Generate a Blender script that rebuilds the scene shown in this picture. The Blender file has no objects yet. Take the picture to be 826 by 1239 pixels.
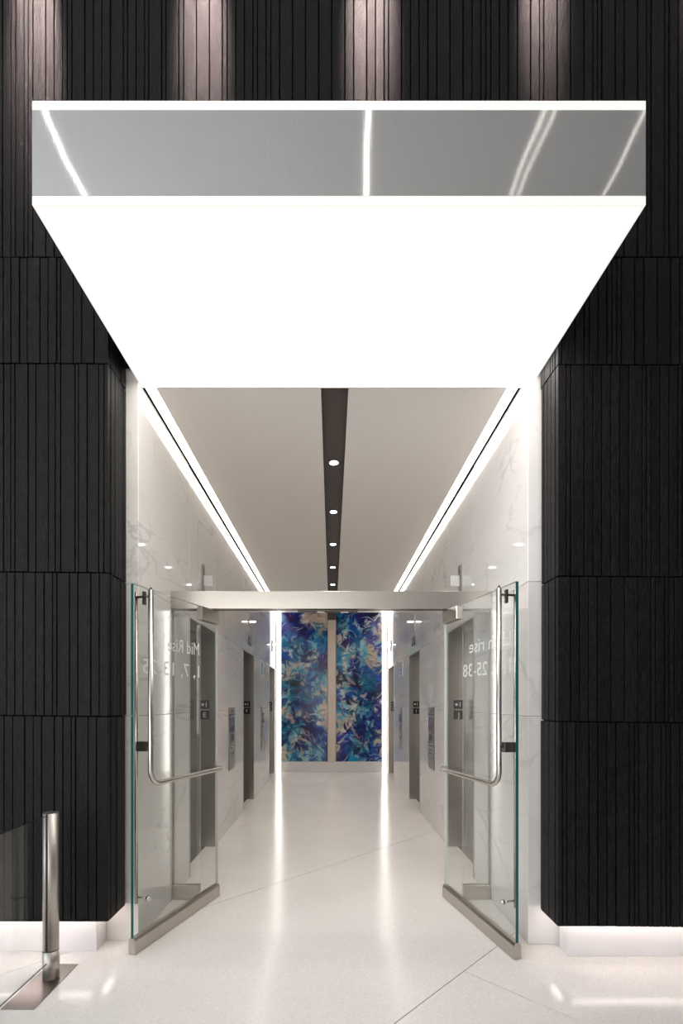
import bpy, bmesh, math, random
from mathutils import Matrix, Vector, noise

# ---------------------------------------------------------------- camera, light, exposure
scene = bpy.context.scene
COL = scene.collection
F = 590.0                       # focal length in pixels of the 826 x 1239 frame
VPX, VPY = 401.0, 851.0         # vanishing point of the corridor
cam_data = bpy.data.cameras.new('camera')
cam_data.sensor_fit = 'HORIZONTAL'
cam_data.sensor_width = 36.0
cam_data.lens = F / 826.0 * 36.0
cam_data.shift_x = (413.0 - VPX) / 826.0
cam_data.shift_y = (VPY - 619.5) / 826.0
cam_data.clip_start = 0.05
cam = bpy.data.objects.new('camera', cam_data)
COL.objects.link(cam)
cam.location = (0, 0, 1.5)
cam.rotation_euler = (math.pi / 2, 0, 0)
scene.camera = cam

scene.view_settings.view_transform = 'Standard'
scene.view_settings.look = 'None'
scene.view_settings.gamma = 1.0
scene.view_settings.exposure = 0.60
scene.view_settings.use_curve_mapping = False
scene.cycles.use_denoising = True
scene.cycles.max_bounces = 12
scene.cycles.transparent_max_bounces = 24

world = bpy.data.worlds.new('world')
scene.world = world
world.use_nodes = True
world.node_tree.nodes['Background'].inputs[0].default_value = (0.75, 0.85, 1.0, 1)
world.node_tree.nodes['Background'].inputs[1].default_value = 0.3

L_CANOPY, L_COVE, L_STRIP, L_PLINTH, L_LOBBY = 3.2, 4.6, 5.0, 20.0, 3.2
E_WINDOW, E_BACK, E_SPOT, E_DOWN = 285.0, 155.0, 200.0, 30.0

wl = bpy.data.lights.new('daylight', 'AREA')      # daylight through the lobby's glass front, left of the camera
wl.shape = 'RECTANGLE'; wl.size = 5.4; wl.size_y = 6.4
wl.energy = E_WINDOW; wl.color = (0.80, 0.88, 1.0)
wlo = bpy.data.objects.new('daylight', wl); COL.objects.link(wlo)
wlo.location = (-5.9, -2.6, 3.2)
wlo.rotation_euler = (0, -math.pi / 2, 0)

wl2 = bpy.data.lights.new('entrance_daylight', 'AREA')   # the glazed street front behind the camera
wl2.shape = 'RECTANGLE'; wl2.size = 6.0; wl2.size_y = 3.2
wl2.energy = E_BACK; wl2.color = (1.0, 0.97, 0.93)
wlo2 = bpy.data.objects.new('entrance_daylight', wl2); COL.objects.link(wlo2)
wlo2.location = (-2.6, -6.9, 2.2)
wlo2.rotation_euler = (math.pi / 2, 0, 0)

for sx in (-1.74, -0.75, 0.23, 1.21, 2.12):       # the wall washers in the lobby ceiling
    sl = bpy.data.lights.new('wall_washer', 'SPOT')
    sl.energy = E_SPOT * (1.75 if sx < -1.5 else 0.85); sl.color = (1.0, 0.77, 0.73)
    sl.spot_size = math.radians(14.5); sl.spot_blend = 1.0; sl.shadow_soft_size = 0.03
    so = bpy.data.objects.new('wall_washer', sl); COL.objects.link(so)
    so.location = (sx, 2.52, 6.85)
    so.rotation_euler = (math.radians(12.8), 0, 0)

# ---------------------------------------------------------------- materials
def srgb(*c):
    return tuple((v / 255 / 12.92) if v / 255 <= 0.04045 else ((v / 255 + 0.055) / 1.055) ** 2.4 for v in c) + (1.0,)

def new_mat(name):
    m = bpy.data.materials.new(name)
    m.use_nodes = True
    return m, m.node_tree.nodes, m.node_tree.links, m.node_tree.nodes['Principled BSDF']

def simple(name, col, rough=0.5, metal=0.0, spec=0.5):
    m, n, l, b = new_mat(name)
    b.inputs['Base Color'].default_value = col
    b.inputs['Roughness'].default_value = rough
    b.inputs['Metallic'].default_value = metal
    b.inputs['Specular IOR Level'].default_value = spec
    return m

def emis(name, col, strength):
    m, n, l, b = new_mat(name)
    b.inputs['Base Color'].default_value = (0.8, 0.8, 0.8, 1)
    b.inputs['Emission Color'].default_value = col
    b.inputs['Emission Strength'].default_value = strength
    return m

def nd(n, kind, **kw):
    x = n.new(kind)
    for k, v in kw.items():
        setattr(x, k, v)
    return x

def ramp(n, stops, interp='LINEAR'):
    r = n.new('ShaderNodeValToRGB')
    r.color_ramp.interpolation = interp
    e = r.color_ramp.elements
    while len(e) > 1:
        e.remove(e[-1])
    e[0].position, e[0].color = stops[0]
    for p, c in stops[1:]:
        x = e.new(p); x.color = c
    return r

def mat_plank():
    m, n, l, b = new_mat('dark_ribbed_stone')
    tc = nd(n, 'ShaderNodeTexCoord'); oi = nd(n, 'ShaderNodeObjectInfo')
    mp = nd(n, 'ShaderNodeMapping'); mp.inputs['Scale'].default_value = (1, 1, 0.16)
    add = nd(n, 'ShaderNodeVectorMath', operation='ADD')
    l.new(tc.outputs['Object'], add.inputs[0])
    sc = nd(n, 'ShaderNodeVectorMath', operation='SCALE'); sc.inputs['Scale'].default_value = 7
    l.new(oi.outputs['Location'], sc.inputs[0]); l.new(sc.outputs[0], add.inputs[1])
    l.new(add.outputs[0], mp.inputs['Vector'])
    grain = nd(n, 'ShaderNodeTexNoise'); grain.inputs['Scale'].default_value = 130; grain.inputs['Detail'].default_value = 5
    l.new(mp.outputs[0], grain.inputs['Vector'])
    fine = nd(n, 'ShaderNodeTexNoise'); fine.inputs['Scale'].default_value = 260; fine.inputs['Detail'].default_value = 3
    l.new(add.outputs[0], fine.inputs['Vector'])
    mix = nd(n, 'ShaderNodeMath', operation='ADD')
    l.new(grain.outputs['Fac'], mix.inputs[0]); l.new(fine.outputs['Fac'], mix.inputs[1])
    r = ramp(n, [(0.40, (0.0006, 0.0006, 0.0006, 1)), (0.61, (0.0135, 0.0125, 0.0122, 1))])
    half = nd(n, 'ShaderNodeMath', operation='MULTIPLY'); half.inputs[1].default_value = 0.5
    l.new(mix.outputs[0], half.inputs[0]); l.new(half.outputs[0], r.inputs[0])
    hsv = nd(n, 'ShaderNodeHueSaturation')
    mr = nd(n, 'ShaderNodeMapRange'); mr.inputs['To Min'].default_value = 0.75; mr.inputs['To Max'].default_value = 1.3
    l.new(oi.outputs['Random'], mr.inputs['Value']); l.new(mr.outputs[0], hsv.inputs['Value'])
    l.new(r.outputs[0], hsv.inputs['Color']); l.new(hsv.outputs[0], b.inputs['Base Color'])
    bp = nd(n, 'ShaderNodeBump'); bp.inputs['Strength'].default_value = 0.8; bp.inputs['Distance'].default_value = 0.004
    l.new(mix.outputs[0], bp.inputs['Height']); l.new(bp.outputs[0], b.inputs['Normal'])
    mr2 = nd(n, 'ShaderNodeMapRange'); mr2.inputs['To Min'].default_value = 0.28; mr2.inputs['To Max'].default_value = 0.42
    l.new(oi.outputs['Random'], mr2.inputs['Value']); l.new(mr2.outputs[0], b.inputs['Roughness'])
    b.inputs['Specular IOR Level'].default_value = 0.13
    return m

def mat_marble():
    m, n, l, b = new_mat('polished_white_marble')
    geo = nd(n, 'ShaderNodeNewGeometry')
    oi = nd(n, 'ShaderNodeObjectInfo')
    sc = nd(n, 'ShaderNodeVectorMath', operation='SCALE'); sc.inputs['Scale'].default_value = 9.0
    cmb = nd(n, 'ShaderNodeCombineXYZ')
    l.new(oi.outputs['Random'], cmb.inputs[0]); l.new(oi.outputs['Random'], cmb.inputs[1])
    l.new(cmb.outputs[0], sc.inputs[0])
    add = nd(n, 'ShaderNodeVectorMath', operation='ADD')
    l.new(geo.outputs['Position'], add.inputs[0]); l.new(sc.outputs[0], add.inputs[1])
    mp = nd(n, 'ShaderNodeMapping'); mp.inputs['Rotation'].default_value = (0.75, 0.2, 0.1)
    mp.inputs['Scale'].default_value = (1.0, 0.55, 1.35)
    l.new(add.outputs[0], mp.inputs['Vector'])
    def vein(scale, det, dist, lo, hi):
        t = nd(n, 'ShaderNodeTexNoise'); t.inputs['Scale'].default_value = scale
        t.inputs['Detail'].default_value = det; t.inputs['Distortion'].default_value = dist
        l.new(mp.outputs[0], t.inputs['Vector'])
        s = nd(n, 'ShaderNodeMath', operation='SUBTRACT'); s.inputs[1].default_value = 0.5
        l.new(t.outputs['Fac'], s.inputs[0])
        a = nd(n, 'ShaderNodeMath', operation='ABSOLUTE'); l.new(s.outputs[0], a.inputs[0])
        r = nd(n, 'ShaderNodeMapRange'); r.inputs['From Min'].default_value = lo; r.inputs['From Max'].default_value = hi
        r.inputs['To Min'].default_value = 1; r.inputs['To Max'].default_value = 0
        l.new(a.outputs[0], r.inputs['Value'])
        return r
    v1 = vein(1.05, 6, 0.5, 0.0, 0.012)
    v2 = vein(2.6, 6, 0.8, 0.0, 0.014)
    cl = nd(n, 'ShaderNodeTexNoise'); cl.inputs['Scale'].default_value = 1.6; cl.inputs['Detail'].default_value = 4
    l.new(mp.outputs[0], cl.inputs['Vector'])
    msk = nd(n, 'ShaderNodeMapRange'); msk.inputs['From Min'].default_value = 0.48; msk.inputs['From Max'].default_value = 0.66
    l.new(cl.outputs['Fac'], msk.inputs['Value'])
    mul = nd(n, 'ShaderNodeMath', operation='MULTIPLY'); l.new(v2.outputs[0], mul.inputs[0]); l.new(msk.outputs[0], mul.inputs[1])
    msk1 = nd(n, 'ShaderNodeMapRange'); msk1.inputs['From Min'].default_value = 0.40; msk1.inputs['From Max'].default_value = 0.6
    l.new(cl.outputs['Fac'], msk1.inputs['Value'])
    mul1 = nd(n, 'ShaderNodeMath', operation='MULTIPLY'); l.new(v1.outputs[0], mul1.inputs[0]); l.new(msk1.outputs[0], mul1.inputs[1])
    h = nd(n, 'ShaderNodeMath', operation='MULTIPLY'); h.inputs[1].default_value = 0.35; l.new(mul.outputs[0], h.inputs[0])
    h1 = nd(n, 'ShaderNodeMath', operation='MULTIPLY'); h1.inputs[1].default_value = 0.42; l.new(mul1.outputs[0], h1.inputs[0])
    mx = nd(n, 'ShaderNodeMath', operation='MAXIMUM'); l.new(h.outputs[0], mx.inputs[0]); l.new(h1.outputs[0], mx.inputs[1])
    base = ramp(n, [(0.3, (0.67, 0.64, 0.61, 1)), (0.7, (0.75, 0.725, 0.695, 1))])
    l.new(cl.outputs['Fac'], base.inputs[0])
    mix = nd(n, 'ShaderNodeMixRGB'); mix.inputs['Color2'].default_value = (0.30, 0.285, 0.275, 1)
    l.new(mx.outputs[0], mix.inputs['Fac']); l.new(base.outputs[0], mix.inputs['Color1'])
    l.new(mix.outputs[0], b.inputs['Base Color'])
    b.inputs['Roughness'].default_value = 0.06
    return m

def mat_terrazzo():
    m, n, l, b = new_mat('white_terrazzo')
    geo = nd(n, 'ShaderNodeNewGeometry')
    vo = nd(n, 'ShaderNodeTexVoronoi'); vo.inputs['Scale'].default_value = 130
    l.new(geo.outputs['Position'], vo.inputs['Vector'])
    r = ramp(n, [(0.0, (0.69, 0.645, 0.60, 1)), (0.10, (0.755, 0.715, 0.675, 1)), (0.85, (0.775, 0.735, 0.695, 1)), (1.0, (0.83, 0.80, 0.765, 1))])
    sep = nd(n, 'ShaderNodeSeparateColor'); l.new(vo.outputs['Color'], sep.inputs[0]); l.new(sep.outputs[0], r.inputs[0])
    ns = nd(n, 'ShaderNodeTexNoise'); ns.inputs['Scale'].default_value = 2.2; ns.inputs['Detail'].default_value = 4
    l.new(geo.outputs['Position'], ns.inputs['Vector'])
    hs = nd(n, 'ShaderNodeHueSaturation')
    mr = nd(n, 'ShaderNodeMapRange'); mr.inputs['To Min'].default_value = 0.94; mr.inputs['To Max'].default_value = 1.05
    l.new(ns.outputs['Fac'], mr.inputs['Value']); l.new(mr.outputs[0], hs.inputs['Value'])
    l.new(r.outputs[0], hs.inputs['Color']); l.new(hs.outputs[0], b.inputs['Base Color'])
    mr2 = nd(n, 'ShaderNodeMapRange'); mr2.inputs['To Min'].default_value = 0.13; mr2.inputs['To Max'].default_value = 0.19
    l.new(ns.outputs['Fac'], mr2.inputs['Value']); l.new(mr2.outputs[0], b.inputs['Roughness'])
    b.inputs['Specular IOR Level'].default_value = 0.22
    return m

def mat_brushed(name, col, rough, axis='z', strength=0.04, wav=0.0):
    m, n, l, b = new_mat(name)
    b.inputs['Metallic'].default_value = 1.0
    b.inputs['Roughness'].default_value = rough
    geo = nd(n, 'ShaderNodeNewGeometry')
    mp = nd(n, 'ShaderNodeMapping')
    mp.inputs['Scale'].default_value = (300, 300, 2) if axis == 'z' else (2, 300, 300)
    l.new(geo.outputs['Position'], mp.inputs['Vector'])
    ns = nd(n, 'ShaderNodeTexNoise'); ns.inputs['Scale'].default_value = 1.0; ns.inputs['Detail'].default_value = 2
    l.new(mp.outputs[0], ns.inputs['Vector'])
    mix = nd(n, 'ShaderNodeMixRGB', blend_type='MULTIPLY'); mix.inputs['Color1'].default_value = col
    r = ramp(n, [(0.2, (0.94, 0.94, 0.94, 1)), (0.8, (1, 1, 1, 1))])
    l.new(ns.outputs['Fac'], r.inputs[0]); l.new(r.outputs[0], mix.inputs['Color2']); mix.inputs['Fac'].default_value = 1
    l.new(mix.outputs[0], b.inputs['Base Color'])
    bp = nd(n, 'ShaderNodeBump'); bp.inputs['Strength'].default_value = strength; bp.inputs['Distance'].default_value = 0.001
    l.new(ns.outputs['Fac'], bp.inputs['Height'])
    if wav:
        w = nd(n, 'ShaderNodeTexNoise'); w.inputs['Scale'].default_value = 1.3; w.inputs['Detail'].default_value = 1
        l.new(geo.outputs['Position'], w.inputs['Vector'])
        b2 = nd(n, 'ShaderNodeBump'); b2.inputs['Strength'].default_value = wav; b2.inputs['Distance'].default_value = 0.05
        l.new(w.outputs['Fac'], b2.inputs['Height']); l.new(b2.outputs[0], bp.inputs['Normal'])
    l.new(bp.outputs[0], b.inputs['Normal'])
    return m

def mat_glass(name, tint):
    m = bpy.data.materials.new(name); m.use_nodes = True
    n, l = m.node_tree.nodes, m.node_tree.links
    n.remove(n['Principled BSDF'])
    out = n['Material Output']
    tr = nd(n, 'ShaderNodeBsdfTransparent'); tr.inputs[0].default_value = tint
    gl = nd(n, 'ShaderNodeBsdfGlossy'); gl.inputs['Roughness'].default_value = 0.0
    lw = nd(n, 'ShaderNodeLayerWeight'); lw.inputs['Blend'].default_value = 0.5
    p = nd(n, 'ShaderNodeMath', operation='POWER'); p.inputs[1].default_value = 5
    l.new(lw.outputs['Facing'], p.inputs[0])
    mu = nd(n, 'ShaderNodeMath', operation='MULTIPLY_ADD'); mu.inputs[1].default_value = 0.96; mu.inputs[2].default_value = 0.04
    l.new(p.outputs[0], mu.inputs[0])
    mx = nd(n, 'ShaderNodeMixShader')
    l.new(mu.outputs[0], mx.inputs[0]); l.new(tr.outputs[0], mx.inputs[1]); l.new(gl.outputs[0], mx.inputs[2])
    l.new(mx.outputs[0], out.inputs['Surface'])
    return m

def mat_art():
    m, n, l, b = new_mat('printed_abstract')
    a = nd(n, 'ShaderNodeVertexColor'); a.layer_name = 'print'
    l.new(a.outputs['Color'], b.inputs['Base Color'])
    b.inputs['Roughness'].default_value = 0.14
    b.inputs['Specular IOR Level'].default_value = 0.25
    return m

M = {}
M['plank'] = mat_plank()
M['gap'] = simple('black_backing', (0.004, 0.004, 0.004, 1), 0.9, 0, 0.1)
M['marble'] = mat_marble()
M['terrazzo'] = mat_terrazzo()
M['joint'] = simple('floor_joint', (0.30, 0.28, 0.26, 1), 0.6)
M['ceil'] = simple('painted_ceiling', (0.78, 0.735, 0.69, 1), 0.8, 0, 0.2)
M['slot'] = simple('dark_brown_slot', (0.072, 0.056, 0.049, 1), 0.6)
M['white'] = simple('white_paint', (0.80, 0.78, 0.76, 1), 0.4)
M['plinthstone'] = simple('honed_white_stone', (0.74, 0.71, 0.70, 1), 0.25)
M['lobbywall'] = simple('lobby_light_wall', (0.62, 0.60, 0.57, 1), 0.7)
M['lobbydark'] = simple('lobby_dark_wall', (0.06, 0.055, 0.05, 1), 0.6)
M['lobbyceil'] = simple('lobby_ceiling', (0.80, 0.79, 0.77, 1), 0.8)
M['fascia'] = mat_brushed('polished_steel_fascia', (0.49, 0.487, 0.48, 1), 0.045, 'z', 0.02, 0.22)
M['steel'] = mat_brushed('brushed_steel', (0.46, 0.43, 0.40, 1), 0.30, 'z', 0.0)
M['steel_door'] = mat_brushed('darker_door_steel', (0.33, 0.31, 0.285, 1), 0.26, 'z', 0.0)
M['steel_h'] = mat_brushed('brushed_nickel_rail', (0.545, 0.51, 0.465, 1), 0.28, 'x', 0.03)
M['satin'] = simple('satin_post_steel', (0.52, 0.48, 0.44, 1), 0.45, 1.0)
M['platesteel'] = simple('floor_plate_steel', (0.26, 0.23, 0.215, 1), 0.30, 1.0)
M['panelsteel'] = simple('dull_panel_steel', (0.30, 0.27, 0.245, 1), 0.34, 1.0)
M['chrome'] = simple('polished_tube_steel', (0.56, 0.535, 0.50, 1), 0.22, 1.0)
M['darkmetal'] = simple('dark_bronze_metal', (0.10, 0.09, 0.08, 1), 0.35, 1.0)
M['bronze'] = mat_brushed('warm_steel_column', (0.40, 0.335, 0.28, 1), 0.38, 'z', 0.0)
M['black'] = simple('black_plastic', (0.012, 0.012, 0.013, 1), 0.3)
M['screen'] = simple('grey_blue_screen', (0.10, 0.105, 0.13, 1), 0.12)
M['bluesign'] = simple('blue_sign_face', (0.10, 0.16, 0.24, 1), 0.25)
M['purple'] = simple('dark_plum_plate', (0.045, 0.028, 0.036, 1), 0.3)
M['vinyl'] = simple('white_vinyl', (0.90, 0.89, 0.86, 1), 0.5)
M['blade'] = simple('frosted_blade', (0.62, 0.61, 0.60, 1), 0.15)
M['glass'] = mat_glass('clear_glass', (0.978, 0.986, 0.980, 1))
M['clear'] = mat_glass('low_iron_glass', (0.985, 0.99, 0.985, 1))
M['gedge'] = simple('green_glass_edge', (0.014, 0.095, 0.083, 1), 0.05)
M['gedge_pale'] = simple('pale_glass_edge', (0.55, 0.60, 0.57, 1), 0.15)
M['art'] = mat_art()
WARM = (1.0, 0.965, 0.92, 1)
M['e_canopy'] = emis('lit_diffuser', (1.0, 0.96, 0.92, 1), L_CANOPY)
M['e_canopy_lip'] = emis('lit_edge_diffuser', (1.0, 0.955, 0.91, 1), 0.60)
M['e_canopy_lip'].node_tree.nodes['Principled BSDF'].inputs['Base Color'].default_value = (0.15, 0.15, 0.15, 1)
M['e_cove'] = emis('cove_light_diffuser', WARM, L_COVE)
M['e_strip'] = emis('vertical_light_diffuser', WARM, L_STRIP)
M['e_plinth'] = emis('plinth_light_tape', (1.0, 0.88, 0.84, 1), L_PLINTH)
M['e_lobby'] = emis('lobby_linear_light', (1.0, 0.97, 0.94, 1), L_LOBBY)
M['e_lobby_dim'] = emis('dim_linear_light', (1.0, 0.95, 0.88, 1), 1.2)
M['e_down'] = emis('downlight_lens', WARM, 12.0)
M['e_lantern'] = emis('lantern_glow', (1, 0.97, 0.93, 1), 3.0)

# ---------------------------------------------------------------- helpers
def link(name, mesh, parent=None, loc=(0, 0, 0), rot=0.0):
    o = bpy.data.objects.new(name, mesh)
    COL.objects.link(o)
    o.parent = parent
    o.location = loc
    o.rotation_euler = (0, 0, rot)
    return o

def thing(name, label, cat, loc=(0, 0, 0), rot=0.0, group=None):
    o = link(name, None, None, loc, rot)
    o.empty_display_size = 0.1
    o['label'] = label; o['category'] = cat
    if group:
        o['group'] = group
    return o

def tag(o, label, cat, group=None):
    o['label'] = label; o['category'] = cat
    if group:
        o['group'] = group
    return o

def structure(o, label=None):
    o['kind'] = 'structure'
    if label:
        o['label'] = label
    return o

def bm_box(bm, x0, x1, y0, y1, z0, z1, mi=0, ch=0.0):
    vs = [bm.verts.new((x, y, z)) for z in (z0, z1) for y in (y0, y1) for x in (x0, x1)]
    fs = []
    for q in ((0, 2, 3, 1), (4, 5, 7, 6), (0, 1, 5, 4), (2, 6, 7, 3), (0, 4, 6, 2), (1, 3, 7, 5)):
        f = bm.faces.new([vs[i] for i in q]); f.material_index = mi; fs.append(f)
    if ch:
        es = list({e for f in fs for e in f.edges})
        bmesh.ops.bevel(bm, geom=es, offset=ch, segments=1, affect='EDGES', clamp_overlap=True)
    return fs

def bm_cyl(bm, p0, p1, r0, r1=None, seg=20, mi=0):
    r1 = r0 if r1 is None else r1
    p0, p1 = Vector(p0), Vector(p1)
    d = (p1 - p0).normalized()
    a = d.orthogonal().normalized(); b = d.cross(a)
    A = []; B = []
    for i in range(seg):
        t = 2 * math.pi * i / seg
        w = a * math.cos(t) + b * math.sin(t)
        A.append(bm.verts.new(p0 + w * r0)); B.append(bm.verts.new(p1 + w * r1))
    for i in range(seg):
        j = (i + 1) % seg
        f = bm.faces.new((A[i], A[j], B[j], B[i])); f.smooth = True; f.material_index = mi
    f = bm.faces.new(A[::-1]); f.material_index = mi
    f = bm.faces.new(B); f.material_index = mi

def bm_tube(bm, pts, r, seg=14):
    pts = [Vector(p) for p in pts]
    rings = []
    a = None
    for i, p in enumerate(pts):
        d = (pts[min(i + 1, len(pts) - 1)] - pts[max(i - 1, 0)]).normalized()
        a = d.orthogonal().normalized() if a is None else (a - d * a.dot(d)).normalized()
        b = d.cross(a)
        rings.append([bm.verts.new(p + (a * math.cos(2 * math.pi * k / seg) + b * math.sin(2 * math.pi * k / seg)) * r) for k in range(seg)])
    for R0, R1 in zip(rings, rings[1:]):
        for k in range(seg):
            j = (k + 1) % seg
            f = bm.faces.new((R0[k], R0[j], R1[j], R1[k])); f.smooth = True
    bm.faces.new(rings[0][::-1]); bm.faces.new(rings[-1])

def build(name, bm, mats, parent=None, loc=(0, 0, 0), rot=0.0):
    me = bpy.data.meshes.new(name)
    bmesh.ops.recalc_face_normals(bm, faces=bm.faces)
    bm.to_mesh(me); bm.free()
    for k in (mats if isinstance(mats, (list, tuple)) else [mats]):
        me.materials.append(M[k])
    return link(name, me, parent, loc, rot)

def box(name, x0, x1, y0, y1, z0, z1, mat, parent=None, ch=0.0):
    """one box, its origin at its own centre, in the parent's coordinates"""
    cx, cy, cz = (x0 + x1) / 2, (y0 + y1) / 2, (z0 + z1) / 2
    bm = bmesh.new()
    bm_box(bm, x0 - cx, x1 - cx, y0 - cy, y1 - cy, z0 - cz, z1 - cz, 0, ch)
    return build(name, bm, mat, parent, (cx, cy, cz))

def copy_tree(o, loc, parent=None):
    c = o.copy(); COL.objects.link(c)
    if parent is not None:
        c.parent = parent
    if loc is not None:
        c.location = loc
    for ch in list(o.children):
        copy_tree(ch, None, c)
    return c

_fonts = {}
def text_mesh(s, cap, width=None, depth=0.0006, mirror=False):
    cu = bpy.data.curves.new('lettering', 'FONT')
    cu.body = s; cu.size = 1.0; cu.extrude = 0.0; cu.resolution_u = 3
    o = bpy.data.objects.new('lettering', cu); COL.objects.link(o)
    dg = bpy.context.evaluated_depsgraph_get()
    me = bpy.data.meshes.new_from_object(o.evaluated_get(dg))
    bpy.data.objects.remove(o); bpy.data.curves.remove(cu)
    ref = 0.69
    xs = [v.co.x for v in me.vertices]
    x0, x1 = min(xs), max(xs)
    sy = cap / ref
    sx = sy if width is None else width / (x1 - x0)
    for v in me.vertices:
        v.co = Vector(((v.co.x - x0) * sx, v.co.y * sy, 0))
    return me, (x1 - x0) * sx

HL, HR = -1.295, 1.283                        # inner corners of the two dark piers
YL, YR = 2.83, 2.77                           # the wall face is very slightly turned
def face_y(x):
    t = (x - HL) / (HR - HL)
    return YL + (YR - YL) * t
JL = (0.233, 1.423, 2.258, 3.472, 4.090)      # course joints at the left and right pier
JR = (0.232, 1.397, 2.223, 3.425, 4.035)
def joint(k, x):
    t = min(1.3, max(-0.3, (x - HL) / (HR - HL)))
    return JL[k] + (JR[k] - JL[k]) * t
XL, XR = -1.22, 1.22                          # corridor walls
CEIL = 3.53
YEND = 10.68
TOP = 7.0

# ---------------------------------------------------------------- floor
floor = structure(box('floor', -6, 6, -7, YEND + 0.3, -0.10, -0.006, 'joint'), 'pale terrazzo floor of lobby and corridor laid in diagonal slabs')

def clip(poly, a, b, c):                       # keep a*x + b*y <= c
    out = []
    for i in range(len(poly)):
        p, q = poly[i], poly[(i + 1) % len(poly)]
        dp, dq = a * p[0] + b * p[1] - c, a * q[0] + b * q[1] - c
        if dp <= 0:
            out.append(p)
        if (dp < 0 < dq) or (dq < 0 < dp):
            t = dp / (dp - dq)
            out.append((p[0] + (q[0] - p[0]) * t, p[1] + (q[1] - p[1]) * t))
    return out

def slab(u0, u1, v0, v1):
    g = 0.0026
    poly = [(-6, -7), (6, -7), (6, YEND), (-6, YEND)]
    s = math.sqrt(2)
    poly = clip(poly, -1, 1, u1 - g * s)
    if poly: poly = clip(poly, 1, -1, -(u0 + g * s))
    if poly: poly = clip(poly, 1, 1, v1 - g * s)
    if poly: poly = clip(poly, -1, -1, -(v0 + g * s))
    if len(poly) < 3:
        return
    cx = sum(p[0] for p in poly) / len(poly); cy = sum(p[1] for p in poly) / len(poly)
    bm = bmesh.new()
    t = [bm.verts.new((p[0] - cx, p[1] - cy, 0)) for p in poly]
    lo = [bm.verts.new((p[0] - cx, p[1] - cy, -0.03)) for p in poly]
    bm.faces.new(t); bm.faces.new(lo[::-1])
    for i in range(len(t)):
        j = (i + 1) % len(t)
        bm.faces.new((t[i], lo[i], lo[j], t[j]))
    build('floor_slab', bm, 'terrazzo', floor, (cx, cy + 1e-9, 0) if False else (cx - floor.location.x, cy - floor.location.y, -floor.location.z))

starts = {-1: 3.47, 0: 0.5, 1: 1.5, 2: 4.0}
for k in range(-6, 6):
    u0 = 1.99 + 2.53 * k
    ln = 6.5 if k == 0 else (9.0 if k > 0 else 5.06)
    v = starts.get(k, 1.0 + 2.53 * (k % 2))
    v -= ln * math.ceil((v + 14) / ln)
    while v < 18:
        slab(u0, u0 + 2.53, v, v + ln)
        v += ln

# ---------------------------------------------------------------- dark front wall of ribbed planks
rnd = random.Random(11)
def plank(parent, x0, x1, y, z0, z1, axis='x', side=1, proud=None):
    """one dark plank; axis x: faces the lobby, axis y: faces the opening"""
    g = 0.0031
    pr = rnd.uniform(-0.0018, 0.0018) if proud is None else proud
    if axis == 'x':
        return box('plank', x0 + g, x1 - g, y + pr, y + 0.034, z0 + 0.0035, z1 - 0.0035, 'plank', parent, 0.0012)
    xs = (y + pr, y - side * 0.02)
    return box('plank', min(xs), max(xs), x0 + g, x1 - g, z0 + 0.0035, z1 - 0.0035, 'plank', parent, 0.0012)

def widths(total, seed):
    r = random.Random(seed)
    out = []; s = 0
    while s < total - 0.02:
        w = r.choice((0.025, 0.05, 0.05, 0.05, 0.075, 0.05, 0.075, 0.028))
        w = min(w, total - s)
        out.append(w); s += w
    return out

def backing(name, x0, x1, z0, z1, label):
    y = max(face_y(x0), face_y(x1)) + 0.012
    o = box(name, x0, x1, y, y + 0.09, z0, z1, 'gap')
    return structure(o, label)

def sub(o, x):        # world to a structure's own coordinates is handled by holders at the origin
    return x

def holder(name, label):
    o = link(name, None)
    return structure(o, label)

wall_front = holder('wall_front', 'dark vertical plank wall above the lit canopy')
wall_front_left = holder('wall_front_left', 'dark plank pier left of the corridor opening')
wall_front_right = holder('wall_front_right', 'dark plank pier right of the corridor opening')

# backings
yb = YL + 0.036
box('backing_board', -2.6, 2.6, yb, 3.06, 4.06, TOP, 'gap', wall_front)
box('backing_board', -2.6, HL - 0.02, yb, 3.07, 0.236, 4.06, 'gap', wall_front_left)
box('backing_board', HR + 0.02, 2.6, YR + 0.036, 3.00, 0.236, 4.06, 'gap', wall_front_right)
box('backing_board', HL - 0.02, HR + 0.02, 3.0, 3.06, 3.60, 4.06, 'gap', wall_front)

# dark soffit boards closing the underside of the cladding
box('soffit_board', -5.9, HL - 0.004, YL + 0.004, 3.06, 0.2318, 0.2355, 'gap', wall_front_left)
box('soffit_board', HR + 0.004, 5.9, YR + 0.004, 2.99, 0.2318, 0.2355, 'gap', wall_front_right)

# upper field (one course from the joint behind the canopy to beyond the top of the picture)
x = -2.02
for w in widths(4.10, 3):
    xm = x + w / 2
    plank(wall_front, x, x + w, face_y(xm), joint(4, xm), TOP - 0.05)
    x += w
# courses on the piers; the left pier's joints follow the photograph
left_px = {
    2: [-12.8, 6, 16.3, 26.6, 41.8, 52.3, 62.7, 68, 83.4, 93.7, 109.4, 119.8, 131],
    1: [-12.8, 2.6, 13.5, 28.3, 38.8, 49.2, 64.7, 75.2, 85.6, 90.9, 106.3, 116.6, 131],
    3: [-12.8, 2, 11, 16.5, 32.5, 42, 57.5, 66, 72.5, 90, 94.5, 105, 119, 125.5, 131],
    4: [-12.8, 2, 11.5, 22, 31.5, 47, 57, 67.5, 72.5, 88, 98.5, 113.5, 131],
    0: [-12.8, 3, 13, 26, 39, 49, 59, 69, 80, 86, 104, 115, 131],
}
def left_row(k, z0, z1):
    e = [(p - VPX) * YL / F for p in left_px[k]]
    for a, b in zip(e, e[1:]):
        xm = (a + b) / 2
        plank(wall_front_left, a, b, face_y(xm), z0(xm), z1(xm))
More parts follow.
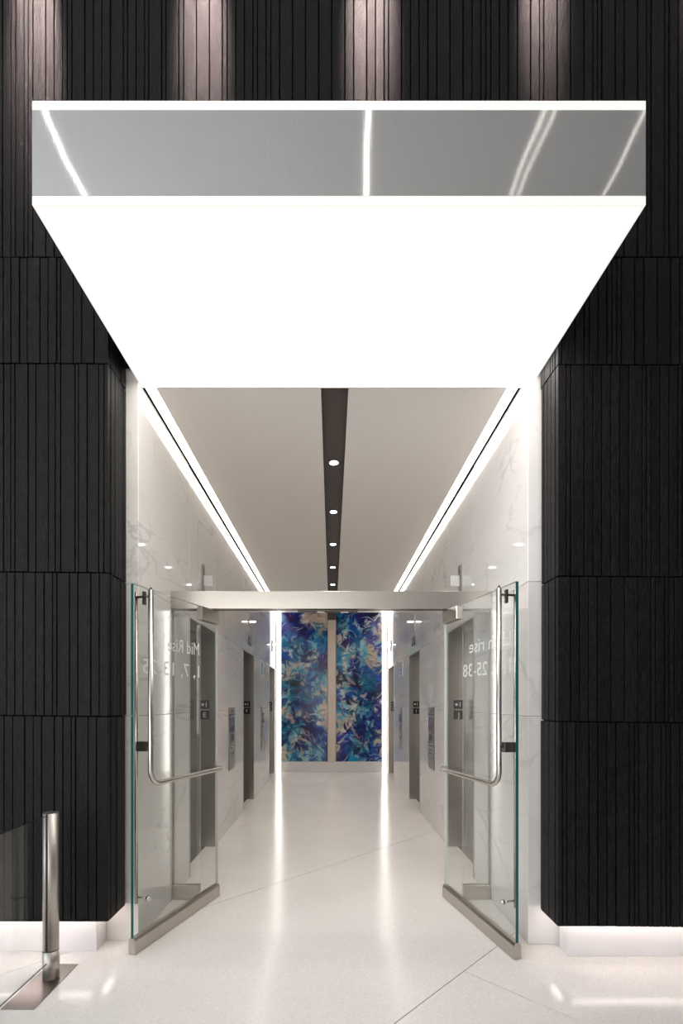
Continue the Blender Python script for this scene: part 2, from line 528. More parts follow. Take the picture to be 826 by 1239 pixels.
for k in range(4):
    left_row((0, 2, 3, 4)[k] if k != 0 else 1, lambda x, k=k: joint(k, x), lambda x, k=k: joint(k + 1, x))
for k in range(4):
    x = HR
    for w in widths(0.76, 40 + k):
        xm = x + w / 2
        plank(wall_front_right, x, x + w, face_y(xm), joint(k, xm), joint(k + 1, xm))
        x += w
# returns into the opening
for wall, X, side, y0, y1, J in ((wall_front_left, HL, 1, YL + 0.036, 3.08, JL), (wall_front_right, HR, -1, YR + 0.036, 3.00, JR)):
    for k in range(4):
        y = y0
        for w in widths(y1 - y0, 60 + k):
            plank(wall, y, y + w, X, J[k], J[k + 1], 'y', side)
            y += w
# planks beyond the frame, joined
for wall, seed in ((wall_front_left, 1), (wall_front_right, 2)):
    bm = bmesh.new()
    for k in range(5):
        if wall is wall_front_left:
            xa, xb = -6.0, (-1.985 if k < 4 else -2.02)
        else:
            xa, xb = (HR + 0.76 if k < 4 else 2.08), 6.0
        x = xa
        for w in widths(xb - xa, 80 + k + seed):
            xm = x + w / 2
            z0 = joint(k, xm); z1 = TOP - 0.05 if k == 4 else joint(k + 1, xm)
            bm_box(bm, x + 0.003, x + w - 0.003, face_y(xm), face_y(xm) + 0.034, z0 + 0.0035, z1 - 0.0035)
            x += w
    o = build('outer_planks', bm, 'plank', wall)
    o['kind'] = 'stuff'
box('backing_board', -6.0, -2.6, face_y(-6.0) + 0.03, 3.1, 0.236, TOP, 'gap', wall_front_left)
box('backing_board', 2.6, 6.0, face_y(2.6) + 0.03, 3.1, 0.236, TOP, 'gap', wall_front_right)

# lit white plinths below the piers and the light tape above them
def plinth(name, pts_x, y, yb, label, light_label, side):
    x0, x1 = pts_x
    structure(box(name, x0, x1, y, yb, 0.0, 0.262, 'plinthstone', None, 0.002), label)
    t = thing('plinth_light', light_label, 'light', ((x0 + x1) / 2, y, 0.2295), 0, 'light strips hidden above the white plinths')
    cx = (x0 + x1) / 2
    fy = (YL if side < 0 else YR)
    xi = x1 if side < 0 else x0
    box('light_tape', x0 - cx, x1 - cx, fy + 0.052 - y, fy + 0.059 - y, -0.006, 0.0, 'e_plinth', t)
    e0, e1 = ((xi + 0.05, xi + 0.06) if side < 0 else (xi - 0.06, xi - 0.05))
    box('light_tape', e0 - cx, e1 - cx, fy + 0.09 - y, yb - 0.02 - y, -0.006, 0.0, 'e_plinth', t)
    # dark soffit of the cladding, with the tape set into it
plinth('baseboard_left', (-5.9, -1.42), 2.95, 3.07, 'white glowing plinth under the left dark pier', 'hidden light tape washing the white plinth under left dark pier', -1)
plinth('baseboard_right', (1.40, 5.9), 2.89, 3.00, 'white glowing plinth under the right dark pier', 'hidden light tape washing the white plinth under right dark pier', 1)

# ---------------------------------------------------------------- corridor walls of polished marble
EL = [(4.18, 5.12), (6.73, 7.66), (9.52, 10.50)]      # lift openings along the corridor
HEAD = 2.257
ROWS = (0.0, 1.42, HEAD, CEIL)
def corridor_wall(name, side, y_start, label):
    w = holder(name, label)
    X = XR * side
    def panel(y0, y1, z0, z1):
        g = 0.0008
        xa, xb = sorted((X, X + side * 0.235))
        box('marble_panel', xa, xb, y0 + g, y1 - g, z0 + g, z1 - g, 'marble', w, 0.0022)
    cols = [y_start] + [v for e in EL for v in e] + [YEND]
    for i in range(len(cols) - 1):
        opening = i % 2 == 1
        a, b = cols[i], cols[i + 1]
        for r in range(3):
            if opening and r < 2:
                continue
            panel(a, b, ROWS[r], 4.03 if (i == 0 and r == 2) else ROWS[r + 1])
    xa, xb = sorted((X + side * 0.26, X + side * 0.34))
    box('backing_wall', xa, xb, y_start, YEND + 0.2, 0, CEIL, 'white', w)
    return w
wall_left = corridor_wall('wall_left', -1, 3.08, 'polished white veined marble wall on the left of the corridor')
wall_right = corridor_wall('wall_right', 1, 3.03, 'polished white veined marble wall on the right of the corridor')

wall_end = holder('wall_end', 'pale stone end wall behind the blue pictures')
box('stone_panel', -1.55, 1.55, YEND + 0.03, YEND + 0.2, 0.228, CEIL, 'white', wall_end)
box('stone_base', -1.22, 1.22, YEND - 0.02, YEND + 0.03, 0.0, 0.228, 'plinthstone', wall_end, 0.003)
box('head_trim', -1.22, 1.22, YEND - 0.02, YEND + 0.03, 3.485, CEIL, 'white', wall_end)

# ---------------------------------------------------------------- corridor ceiling with slot and cove lights
SLX = 0.02
ceiling = holder('ceiling', 'taupe painted corridor ceiling split by a dark slot')
Y0C = 3.145
box('ceiling_panel', -1.130, SLX - 0.087, Y0C, YEND + 0.03, CEIL, CEIL + 0.05, 'ceil', ceiling)
box('ceiling_panel', SLX + 0.087, 1.130, Y0C, YEND + 0.03, CEIL, CEIL + 0.05, 'ceil', ceiling)
box('slot_lining', SLX - 0.087, SLX + 0.087, Y0C, YEND + 0.03, CEIL + 0.028, CEIL + 0.06, 'slot', ceiling)
box('slot_side', SLX - 0.0885, SLX - 0.0865, Y0C, YEND + 0.03, CEIL - 0.0005, CEIL + 0.05, 'slot', ceiling)
box('slot_side', SLX + 0.0865, SLX + 0.0885, Y0C, YEND + 0.03, CEIL - 0.0005, CEIL + 0.05, 'slot', ceiling)
box('roof_slab', -1.6, 1.6, 3.0, YEND + 0.3, CEIL + 0.12, CEIL + 0.3, 'gap', ceiling)
for s, nm in ((-1, 'left'), (1, 'right')):
    t = thing('cove_light', 'long white light strip along the ceiling edge above %s marble wall' % nm, 'light', (s * 1.17, Y0C, CEIL), 0, 'cove lights along the corridor ceiling')
    xa, xb = sorted((s * 1.132 - s * 1.17, s * 1.199 - s * 1.17))
    box('diffuser', xa, xb, 0.0, YEND - Y0C, 0.002, 0.012, 'e_cove', t)
    xa, xb = sorted((s * 1.1995 - s * 1.17, s * 1.2195 - s * 1.17))
    box('shadow_gap_trim', xa, xb, 0.0, YEND - Y0C, 0.006, 0.03, 'gap', t)
    box('housing', -0.045, 0.045, 0.0, YEND - Y0C, 0.032, 0.07, 'gap', t)
names = ['nearest', 'second', 'third', 'fourth', 'fifth', 'sixth']
for i in range(6):
    y = 4.16 + 1.067 * i
    t = thing('downlight', 'small round downlight in the dark ceiling slot, %s from the entrance' % names[i], 'light', (SLX, y, CEIL + 0.028), 0, 'downlights in the ceiling slot')
    bm = bmesh.new(); bm_cyl(bm, (0, 0, -0.006), (0, 0, 0), 0.046, 0.050, 24); build('trim_ring', bm, 'darkmetal', t)
    bm = bmesh.new(); bm_cyl(bm, (0, 0, -0.008), (0, 0, -0.006), 0.036, 0.036, 24); build('lens', bm, 'e_down', t)
    sl = bpy.data.lights.new('downlight_beam', 'SPOT'); sl.energy = E_DOWN; sl.spot_size = math.radians(80); sl.spot_blend = 0.7
    sl.shadow_soft_size = 0.03; sl.color = (1, 0.95, 0.88)
    so = bpy.data.objects.new('downlight_beam', sl); COL.objects.link(so); so.location = (SLX, y, CEIL + 0.015)

# vertical light strips in the end corners
for s, nm in ((-1, 'left'), (1, 'right')):
    t = thing('corner_light', 'tall vertical white light strip at %s edge of the blue pictures' % nm, 'light', (s * 1.155, YEND - 0.012, 0.0), 0, 'vertical light strips at the corridor end')
    box('diffuser', -0.044, 0.044, -0.012, 0.012, 0.002, CEIL - 0.004, 'e_strip', t)
    xa, xb = sorted((s * 0.046, s * 0.0645))
    box('channel', xa, xb, -0.016, 0.012, 0.002, CEIL - 0.004, 'steel', t)

# ---------------------------------------------------------------- blue abstract pictures and column at the end
PAL = {'N': (10, 26, 98), 'P': (48, 26, 100), 'B': (18, 78, 168), 'C': (14, 140, 186), 'T': (26, 108, 146), 'L': (128, 188, 204),
       'W': (222, 222, 222), 'E': (196, 178, 162), 'K': (18, 24, 48), 'I': (46, 46, 150)}
ART_A = ['PPPNWEEEE', 'LBBNNEEEE', 'PIKKPNTEE', 'IBBPPNLTN', 'LCTECIBCB', 'CNTWTNLCC', 'EWLTNNLCC', 'BBBTNEWIP', 'NLEELWTPP', 'LEECTLCNP',
         'ETTNEBLTL', 'CTKNEBNBL', 'INTKTTLLE', 'LCTTTTTEW', 'NETNBBNBB', 'ELBEPNBLE', 'EEETENNEE', 'TNENENTWE', 'TTTNTNNBE', 'NTLLPPNBB',
         'NTWEKEWNB', 'ELENTLNLN', 'ETBNELTLN', 'ELTTLLBLN']
ART_B = ['TNNNPPNKW', 'TTBLNNWNE', 'NLTBBWNLE', 'EWNBTLNIE', 'EPKBBEIIE', 'TTWLTLEEL', 'CWCEWCEEI', 'CELINLEEL', 'LWLNNCBEE', 'PLWNNBCBB',
         'KTTKNTCBB', 'KEEKLTCNN', 'BWCBNTBKN', 'PWNBTBNNI', 'TLKWEBTNW', 'BBLKLTTNI', 'CLEWKLCNN', 'EEETKBLBN', 'EEENNNTNI', 'EWNBPPTEE',
         'IIBLKPNTE', 'EIBKLKTBE', 'NNTLKTBNE', 'NNCCTLNBB']
import numpy as np
def paint(grid, seed, W, H):
    """an abstract print: flowing strokes of paint over a loose colour layout; W x H samples, row 0 at the top"""
    rs = np.random.RandomState(seed)
    pal = np.array([[PAL[c] for c in row] for row in grid], float)
    u = (np.arange(W) + 0.5) / W; v = (np.arange(H) + 0.5) / H
    U, V = np.meshgrid(u, v)
    Y = V * 3.2
    def fld(k, n):
        out = np.zeros((H, W))
        for _ in range(n):
            a, b, p = rs.uniform(-k, k), rs.uniform(-k, k), rs.uniform(0, 6.28)
            out += np.sin(a * U + b * Y + p + 0.8 * np.sin(0.6 * b * U - 0.7 * a * Y + 2 * p))
        return out / math.sqrt(n)
    gx = np.clip(U * 9 - 0.5 + 0.45 * fld(14, 5) + 0.18 * fld(40, 5), 0, 7.999)
    gy = np.clip(V * 24 - 0.5 + 0.55 * fld(14, 5) + 0.2 * fld(40, 5), 0, 22.999)
    ix, iy = gx.astype(int), gy.astype(int)
    fx, fy = (gx - ix)[..., None], (gy - iy)[..., None]
    img = (pal[iy, ix] * (1 - fx) + pal[iy, ix + 1] * fx) * (1 - fy) + (pal[iy + 1, ix] * (1 - fx) + pal[iy + 1, ix + 1] * fx) * fy
    flow = 0.9 * fld(5, 4)
    def stroke(x, y, col, L, w, ang, bend, alpha):
        c, s_ = math.cos(ang), math.sin(ang)
        dx, dy = U - x, Y - y
        a = dx * c + dy * s_
        b = -dx * s_ + dy * c - bend * a * a / L
        wl = w * np.clip(1 - (a / L) ** 2, 0, 1) ** 0.6 + 1e-6
        m = np.clip((wl - np.abs(b)) / 0.010 + 0.3, 0, 1) * (np.abs(a) < L) * alpha
        return img * (1 - m[..., None]) + np.array(col, float) * m[..., None]
    for k in range(430):
        x, y = rs.uniform(0, 1), rs.uniform(0, 3.2)
        cx, cy = min(8, int(x * 9)), min(23, int(y / 3.2 * 24))
        jx, jy = min(8, max(0, cx + rs.choice((-1, 0, 0, 0, 1)))), min(23, max(0, cy + rs.choice((-1, 0, 0, 1))))
        col = pal[jy, jx] * rs.uniform(0.75, 1.12)
        ang = flow[min(H - 1, int(y / 3.2 * H)), min(W - 1, int(x * W))] + rs.normal(0, 0.5) + (1.2 if rs.rand() < 0.35 else 0)
        img = stroke(x, y, np.clip(col, 0, 235), rs.uniform(0.05, 0.19), rs.uniform(0.012, 0.045), ang, rs.uniform(-0.7, 0.7), rs.uniform(0.5, 0.95))
    for k in range(150):                     # thin dark and bright runs of paint
        x, y = rs.uniform(0, 1), rs.uniform(0, 3.2)
        base = pal[min(23, int(y / 3.2 * 24)), min(8, int(x * 9))]
        light = base.sum() < 380 and rs.rand() < 0.5
        if base[0] > 150 and rs.rand() < 0.75:
            continue
        col = (205, 216, 226) if light else (14, 20, 66)
        ang = flow[min(H - 1, int(y / 3.2 * H)), min(W - 1, int(x * W))] + rs.normal(0, 0.9)
        img = stroke(x, y, col, rs.uniform(0.03, 0.13), rs.uniform(0.004, 0.012), ang, rs.uniform(-1.2, 1.2), 0.8)
    return np.clip(img, 0, 255)
def picture(x0, x1, grid, seed, label):
    z0, z1, nx, nz = 0.232, 3.485, 120, 380
    cx = (x0 + x1) / 2
    t = thing('wall_picture', label, 'picture', (cx, YEND, z0), 0, 'blue abstract pictures at the corridor end')
    img = paint(grid, seed, nx + 1, nz + 1)[::-1] / 255.0
    lin = np.where(img <= 0.04045, img / 12.92, ((img + 0.055) / 1.055) ** 2.4)
    xs = np.linspace(x0 - cx, x1 - cx, nx + 1); zs = np.linspace(0, z1 - z0, nz + 1)
    verts = [(x, -0.022, z) for z in zs for x in xs]
    n1 = nx + 1
    faces = [(j * n1 + i, j * n1 + i + 1, (j + 1) * n1 + i + 1, (j + 1) * n1 + i) for j in range(nz) for i in range(nx)]
    me = bpy.data.meshes.new('printed_face')
    me.from_pydata(verts, [], faces)
    at = me.color_attributes.new('print', 'FLOAT_COLOR', 'POINT')
    rgba = np.ones((n1 * (nz + 1), 4), np.float32); rgba[:, :3] = lin.reshape(-1, 3)
    at.data.foreach_set('color', rgba.ravel())
    me.materials.append(M['art'])
    link('printed_face', me, t)
    box('backing_panel', x0 - cx, x1 - cx, -0.0215, 0.028, 0.0, z1 - z0, 'darkmetal', t)
picture(-1.105, -0.090, ART_A, 23, 'tall blue and cream abstract picture left of the steel column')
picture(0.100, 1.105, ART_B, 79, 'tall blue and cream abstract picture right of the steel column')
t = thing('steel_column', 'slim warm brushed steel column between the two blue pictures', 'column', (0.005, YEND, 0.229))
box('shaft', -0.088, 0.088, -0.05, 0.028, 0.0, 3.09, 'bronze', t, 0.003)
box('cap', -0.088, 0.088, -0.05, 0.028, 3.09, 3.25, 'slot', t, 0.003)['label'] = 'dark brown cap'

# ---------------------------------------------------------------- lit canopy
CX0, CX1, CY0, CY1 = -1.219, 1.279, 1.986, 3.14
CB, CT = 3.530, 3.954
cmid = (CX0 + CX1) / 2
canopy = thing('canopy', 'large lit box canopy with polished steel fascia above the corridor opening', 'canopy', (cmid, (CY0 + CY1) / 2, CB))
hx, hy = (CX1 - CX0) / 2, (CY1 - CY0) / 2
o = box('diffuser', -hx + 0.012, hx - 0.012, -hy + 0.012, hy - 0.008, 0.0, 0.01, 'e_canopy', canopy); o['label'] = 'glowing white underside'
box('fascia', -hx, hx, -hy, -hy + 0.012, 0.038, 0.386, 'fascia', canopy)['label'] = 'mirror-like brushed steel front'
box('top_edge', -hx, hx, -hy, -hy + 0.05, 0.388, 0.424, 'e_canopy_lip', canopy)['label'] = 'glowing white upper edge'
box('bottom_edge', -hx, hx, -hy, -hy + 0.0118, 0.0, 0.036, 'e_canopy_lip', canopy)['label'] = 'glowing white lower edge'
for s in (-1, 1):
    xa, xb = sorted((s * hx, s * (hx - 0.0118)))
    box('side_edge', xa, xb, -hy + 0.0122, hy, 0.0, 0.036, 'e_canopy_lip', canopy)
    box('side_panel', xa, xb, -hy + 0.0122, hy, 0.038, 0.386, 'fascia', canopy)
box('back_edge', -hx + 0.012, hx - 0.012, hy - 0.0078, hy, 0.0, 0.036, 'white', canopy)
box('inner_box', -hx + 0.014, hx - 0.014, -hy + 0.052, hy - 0.01, 0.02, 0.40, 'white', canopy)

# ---------------------------------------------------------------- glass entrance: header, transom, side panes
YG = 3.75
hd = thing('door_header', 'brushed nickel beam spanning the corridor above the open glass doors', 'door header', (0, YG, 2.218))
box('beam', -1.2185, 1.2185, -0.05, 0.05, 0.0, 0.134, 'steel_h', hd, 0.002)
box('stop_strip', -1.0, 1.0, -0.012, 0.012, -0.003, 0.0, 'darkmetal', hd)
lk = thing('door_lock', 'dark magnetic lock housing under the middle of the nickel door beam', 'lock', (0, YG, 2.2145))
box('housing', -0.26, 0.20, -0.03, 0.03, -0.012, 0.0, 'darkmetal', lk, 0.002)
for lx in (-0.083, 0.10):
    box('strike', lx - 0.03, lx + 0.03, -0.028, 0.0, -0.022, -0.012, 'chrome', lk, 0.003)

def glass_box(name, x0, x1, y0, y1, z0, z1, parent, edge='gedge', main='glass', thin='y'):
    cx, cy, cz = (x0 + x1) / 2, (y0 + y1) / 2, (z0 + z1) / 2
    bm = bmesh.new()
    fs = bm_box(bm, x0 - cx, x1 - cx, y0 - cy, y1 - cy, z0 - cz, z1 - cz)
    for f in fs:
        f.normal_update()
        nn = f.normal
        if abs(nn.y if thin == 'y' else nn.x) < 0.5:
            f.material_index = 1
    return build(name, bm, [main, edge], parent, (cx, cy, cz))

for s, nm in ((-1, 'left'), (1, 'right')):
    t = thing('glass_sidelight', 'narrow fixed glass pane beside the hinge of the %s glass door' % nm, 'glass', (s * 1.115, YG, 0), 0, 'fixed side panes of the glass entrance')
    xa, xb = sorted((s * 1.217, s * 1.01))
    glass_box('glass_pane', xa - s * 1.115, xb - s * 1.115, -0.006, 0.006, 0.09, 2.21, t, 'gedge_pale', 'clear')
    box('bottom_rail', xa - s * 1.115, xb - s * 1.115, -0.025, 0.025, 0.0, 0.107, 'steel_h', t, 0.003)
    xa, xb = sorted((s * 1.2185, s * 1.205))
    box('wall_channel', xa - s * 1.115, xb - s * 1.115, -0.012, 0.012, 0.107, 2.212, 'steel', t)

# ---------------------------------------------------------------- the two open glass doors
def glass_door(side, near, far, label, line1, line2, text_at, w1, w2):
    nx, ny = near; fx, fy = far
    ang = math.atan2(fy - ny, fx - nx)
    L = math.hypot(fx - nx, fy - ny)
    t = thing('glass_door', label, 'door', (nx, ny, 0), ang, 'open glass doors of the lift corridor')
    # local x runs from the free edge to the hinge; inn is the side that faces the corridor (and the camera)
    inn = -1 if side < 0 else 1
    H = 2.214
    gp = glass_box('glass_pane', 0.004, L - 0.004, -0.0095, 0.0095, 0.085, H, t, 'gedge')
    gp.data.materials.append(M['gedge_pale'])
    for f in gp.data.polygons:
        if f.material_index == 1 and f.normal.x > -0.5:
            f.material_index = 2
    bm = bmesh.new()
    prof = [(-0.024, 0.004), (0.024, 0.004), (0.024, 0.082), (0.014, 0.098), (-0.014, 0.098), (-0.024, 0.082)]
    a = [bm.verts.new((0, y, z)) for y, z in prof]; b = [bm.verts.new((L, y, z)) for y, z in prof]
    for i in range(6):
        j = (i + 1) % 6
        bm.faces.new((a[i], a[j], b[j], b[i]))
    bm.faces.new(a[::-1]); bm.faces.new(b)
    build('bottom_rail', bm, 'steel_h', t)
    box('pivot_patch', L * 0.75, L, -0.026, 0.026, H - 0.10, H, 'steel_h', t, 0.004)
    # panic bar: upright tube bent into a horizontal bar towards the hinge
    off = inn * 0.065
    pts = [(0.09, off, 2.19), (0.09, off, 1.09)]
    for k in range(1, 10):
        q = k / 10 * math.pi / 2
        pts.append((0.09 + 0.085 * (1 - math.cos(q)), off, 1.09 - 0.085 * math.sin(q)))
    pts += [(0.175, off, 1.005), (L - 0.06, off, 1.0), (L - 0.03, off * 0.8, 1.0), (L - 0.02, off * 0.3, 1.0), (L - 0.02, 0, 1.0)]
    bm = bmesh.new(); bm_tube(bm, pts, 0.0165); build('panic_handle', bm, 'chrome', t)
    bm = bmesh.new(); bm_cyl(bm, (0.09, off, 2.186), (0.09, off, 2.206), 0.0115, 0.006, 14); build('handle_cap', bm, 'darkmetal', t)
    # straight pull on the outer face
    offp = -inn * 0.055
    bm = bmesh.new(); bm_cyl(bm, (0.105, offp, 0.26), (0.105, offp, 2.19), 0.0105, None, 14); build('pull_handle', bm, 'chrome', t)
    # stand-offs through the glass
    bm = bmesh.new()
    bm_cyl(bm, (0.098, offp, 2.155), (0.098, off, 2.155), 0.007, None, 12)
    bm_box(bm, 0.085, 0.107, inn * 0.012 - 0.006, inn * 0.012 + 0.006, 2.105, 2.185)
    build('top_standoff', bm, 'darkmetal', t)
    bm = bmesh.new()
    bm_cyl(bm, (0.105, offp, 0.30), (0.105, inn * 0.03, 0.30), 0.006, None, 12)
    bm_cyl(bm, (0.105, inn * 0.022, 0.30), (0.105, inn * 0.045, 0.30), 0.016, 0.012, 16)
    build('bottom_standoff', bm, 'chrome', t)
    y0, y1 = sorted((-inn * 0.045, inn * 0.03))
    box('lock_case', 0.085, 0.125, y0, y1, 1.205, 1.265, 'darkmetal', t, 0.003)
    y0, y1 = sorted((inn * 0.03, inn * 0.06))
    box('lock_link', 0.088, 0.112, y0, y1, 1.215, 1.235, 'chrome', t, 0.002)
    # lettering on the outer face, read from the lobby when the door is shut
    for s, w, z in ((line1, w1, 1.852), (line2, w2, 1.688)):
        me, wd = text_mesh(s, 0.09, w)
        me.materials.append(M['vinyl'])
        # outer face looks along -inn * y; letters run so that they read from that side
        for v in me.vertices:
            tx, tz = v.co.x, v.co.y
            x = text_at - tx if side < 0 else text_at + tx
            v.co = Vector((x, -inn * 0.0103, z + tz))
        link('door_lettering', me, t)['label'] = 'white floor lettering'
    return t
glass_door(-1, (-1.190, 2.905), (-0.893, 3.805), 'left open glass door lettered Mid Rise in reverse, with bent steel push bar', 'Mid Rise', '1, 7, 13-25', 0.72, 0.37, 0.61)
glass_door(1, (1.086, 2.850), (0.882, 3.785), 'right open glass door lettered High rise in reverse, with bent steel push bar', 'High rise', '1, 7, 25-38', 0.085, 0.51, 0.60)

# ---------------------------------------------------------------- lifts
def elevator(side, w):
    """origin on the floor at the middle of the opening, on the wall plane; recess runs away from the corridor"""
    t = thing('elevator_entrance', '', 'elevator')
    D = 0.225
    def bx(name, d0, d1, y0, y1, z0, z1, mat, ch=0.001):
        xa, xb = sorted((side * d0, side * d1))
        return box(name, xa, xb, y0, y1, z0, z1, mat, t, ch)
    h = w / 2
    bx('jamb', -0.003, D, -h, -h + 0.02, 0, HEAD, 'steel')
    bx('jamb', -0.003, D, h - 0.02, h, 0, HEAD, 'steel')
    bx('head', -0.003, D, -h + 0.02, h - 0.02, HEAD - 0.02, HEAD, 'steel')
    bx('door_panel', D - 0.035, D - 0.012, -h + 0.02, -0.002, 0.006, HEAD - 0.02, 'steel_door', 0.002)
    bx('door_panel', D - 0.035, D - 0.012, 0.002, h - 0.02, 0.006, HEAD - 0.02, 'steel_door', 0.002)
    bx('sill', 0.10, D, -h + 0.02, h - 0.02, 0.0, 0.005, 'chrome', 0)
    return t
def plates(t, side, w, letter):
    y = w / 2 - 0.02
    for k, (s, z) in enumerate((('1', 1.487), (letter, 1.380))):
        c = side * 0.105
        p = box('floor_plate', c - 0.048, c + 0.048, y - 0.004, y, z - 0.046, z + 0.046, 'black', t, 0.001)
        p['label'] = 'black tactile plate marked ' + ('star 1' if k == 0 else letter)
        me, wd = text_mesh(s, 0.05)
        me.materials.append(M['vinyl'])
        sh = 0.016 if k == 0 else 0
        for v in me.vertices:
            v.co = Vector((v.co.x - wd / 2 + sh, -0.0052, v.co.y - 0.025))
        link('lettering', me, p, (0, 0, 0))
        if k == 0:
            bm = bmesh.new()
            vs = []
            for i in range(10):
                r = 0.021 if i % 2 == 0 else 0.009
                q = math.pi / 2 + i * math.pi / 5
                vs.append(bm.verts.new((-0.020 + r * math.cos(q), -0.0052, r * math.sin(q))))
            bm.faces.new(vs)
            build('star', bm, 'vinyl', p)
order = ['nearest', 'middle', 'farthest']
for side, nm, letters in ((-1, 'left', 'EFG'), (1, 'right', 'JIH')):
    for i, (a, b) in enumerate(EL):
        t = elevator(side, b - a)
        t.location = (side * XR, (a + b) / 2, 0)
        t['label'] = 'recessed brushed steel elevator doorway %s, %s of three in the %s wall' % (letters[i], order[i], nm)
        t['group'] = 'elevator doorways along the corridor'
        plates(t, side, b - a, letters[i])

# call stations between the lifts
def call_station(side):
    t = thing('call_station', '', 'control panel')
    def bx(name, d, y0, y1, z0, z1, mat, ch=0.001, d0=0.0):
        xa, xb = sorted((-side * d0, -side * d))
        # along the wall, so that the panel reads the same from the entrance on either side
        return box(name, xa, xb, y0, y1, z0, z1, mat, t, ch)
    bx('faceplate', 0.012, -0.17, 0.17, -0.375, 0.375, 'panelsteel', 0.003)
    bx('speaker', 0.015, -0.05, 0.05, 0.315, 0.335, 'black', 0.001, 0.012)
    bx('card_slot', 0.02, -0.17, 0.17, 0.275, 0.29, 'black', 0.001, 0.012)
    bx('screen', 0.015, -0.14, 0.14, 0.075, 0.255, 'screen', 0.001, 0.012)
    bx('indicator', 0.015, -0.05, 0.10, -0.03, 0.045, 'black', 0.001, 0.012)
    for r in range(4):
        for c in range(3):
            y, z = -0.07 + c * 0.07, -0.075 - r * 0.045
            bm = bmesh.new(); bm_cyl(bm, (-side * 0.012, y, z), (-side * 0.018, y, z), 0.016, 0.014, 12)
            build('button', bm, 'chrome', t)
    return t
for side, nm in ((-1, 'left'), (1, 'right')):
    p = call_station(side)
    p.location = (side * XR, 5.93, 1.08)
    p['label'] = 'tall steel call panel between nearest and middle elevators on %s wall' % nm
    p['group'] = 'elevator call panels'
    q = copy_tree(p, (side * XR, 8.58, 1.08))
    q['label'] = 'tall steel call panel between middle and farthest elevators on %s wall' % nm

# lanterns projecting over each lift
for side, nm in ((-1, 'left'), (1, 'right')):
    for i, (a, b) in enumerate(EL):
        y = 4.60 if i == 0 else (a + b) / 2
        z = 2.66
        t = thing('hall_lantern', 'small glass lantern blade projecting above the %s elevator of %s wall' % (order[i], nm), 'lantern', (side * XR, y, z), 0, 'lanterns above the elevators')
        def bx(name, d0, d1, yy, z0, z1, mat):
            xa, xb = sorted((-side * d0, -side * d1))
            return box(name, xa, xb, -yy, yy, z0, z1, mat, t, 0.001)
        bx('bracket', 0.0, 0.014, 0.045, -0.10, 0.14, 'panelsteel')
        if i == 0:
            bx('blade', 0.015, 0.10, 0.006, -0.055, 0.045, 'blade')
        else:
            glass_box('blade', *sorted((-side * 0.015, -side * 0.10)), -0.006, 0.006, -0.055, 0.032, t, 'gedge_pale', 'clear')
            bx('light_bar', 0.015, 0.10, 0.010, 0.034, 0.055, 'e_lantern')
# small signs
for side, nm in ((-1, 'left'), (1, 'right')):
    t = thing('sign_plate', 'small dark plum sign plate above middle elevator of %s wall' % nm, 'sign', (side * XR, 7.26, 2.425), 0, 'sign plates on the marble walls')
    xa, xb = sorted((0, -side * 0.008)); box('plate', xa, xb, -0.13, 0.13, -0.065, 0.065, 'purple', t, 0.001)
    xa, xb = sorted((-side * 0.008, -side * 0.009)); box('emblem', xa, xb, -0.05, 0.05, -0.03, 0.03, 'steel', t)
    t = thing('sign_plate', 'framed blue sign above call panel beside farthest elevator on %s wall' % nm, 'sign', (side * XR, 8.58, 2.115), 0, 'sign plates on the marble walls')
    xa, xb = sorted((0, -side * 0.010)); box('frame', xa, xb, -0.20, 0.20, -0.14, 0.14, 'steel', t, 0.001)
    xa, xb = sorted((-side * 0.010, -side * 0.012)); box('sign_face', xa, xb, -0.15, 0.15, -0.11, 0.11, 'bluesign', t)

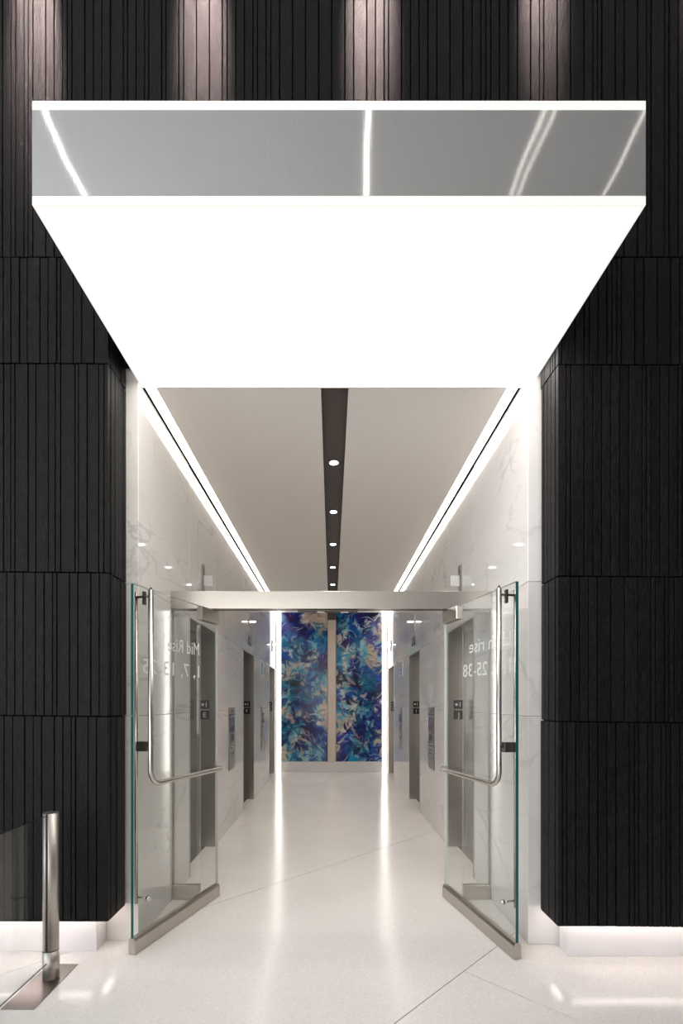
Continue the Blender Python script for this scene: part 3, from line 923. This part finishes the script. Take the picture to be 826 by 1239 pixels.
# ---------------------------------------------------------------- glass barrier at the lower left
bar = thing('glass_barrier', 'steel post on floor plate holding a clear glass barrier pane', 'barrier', (-1.536, 2.67, 0))
bm = bmesh.new(); bm_box(bm, -0.084, 0.081, -0.285, 0.13, 0.0, 0.004, 0, 0.001); build('base_plate', bm, 'platesteel', bar)
def half_post(name, a0, a1, r, z0, z1):
    bm = bmesh.new()
    N = 22
    lo = []; hi = []
    for i in range(N + 1):
        q = a0 + (a1 - a0) * i / N
        lo.append(bm.verts.new((r * math.cos(q), r * math.sin(q), z0))); hi.append(bm.verts.new((r * math.cos(q), r * math.sin(q), z1)))
    for i in range(N):
        f = bm.faces.new((lo[i], lo[i + 1], hi[i + 1], hi[i])); f.smooth = True
    bm.faces.new(lo[::-1]); bm.faces.new(hi); bm.faces.new((lo[0], hi[0], hi[-1], lo[-1]))
    return build(name, bm, 'satin', bar)
qd = -math.pi / 2
half_post('post_half', qd + 0.14, qd + math.pi - 0.14, 0.040, 0.155, 0.902)
half_post('post_half', qd - math.pi + 0.14, qd - 0.14, 0.040, 0.155, 0.902)
bm = bmesh.new(); bm_cyl(bm, (0, 0, 0.155), (0, 0, 0.898), 0.033, None, 20); build('post_core', bm, 'black', bar)
bm = bmesh.new(); bm_cyl(bm, (0, 0, 0.004), (0, 0, 0.152), 0.042, None, 28); build('post_sleeve', bm, 'satin', bar)
bm = bmesh.new(); bm_cyl(bm, (0, 0, 0.150), (0, 0, 0.156), 0.0405, None, 28); build('collar', bm, 'darkmetal', bar)
glass_box('glass_pane', -0.005, 0.005, -1.10, -0.034, 0.095, 0.893, bar, 'black', 'glass', 'x')

# ---------------------------------------------------------------- the lobby behind the camera (lit and mirrored in steel, stone and glass)
ceiling_lobby = structure(box('ceiling_lobby', -6, 6, -7, 3.1, TOP, TOP + 0.2, 'lobbyceil'), 'plain lobby ceiling')
structure(box('wall_lobby_right', 6.0, 6.2, -7, 3.1, 0, TOP, 'lobbydark'), 'dark lobby side wall')
structure(box('wall_lobby_back', -6, 6, -7.2, -7, 0, TOP, 'lobbywall'), 'lobby back wall')
structure(box('wall_lobby_left', -6.2, -6.0, -7, 3.1, 0, TOP, 'lobbywall'), 'lobby window side wall')
for i, (x, w) in enumerate(((-2.66, 0.022), (0.37, 0.03), (1.95, 0.014), (2.03, 0.008), (2.9, 0.010))):
    t = thing('ceiling_light_line', 'thin linear light in the high lobby ceiling, %s from the window side' % names[i].replace('nearest', 'first'), 'light', (x, -2.2, TOP), 0, 'linear lights in the lobby ceiling')
    box('diffuser', -w / 2, w / 2, -4.0, 3.6, -0.012, -0.002, 'e_lobby' if i < 2 else 'e_lobby_dim', t)
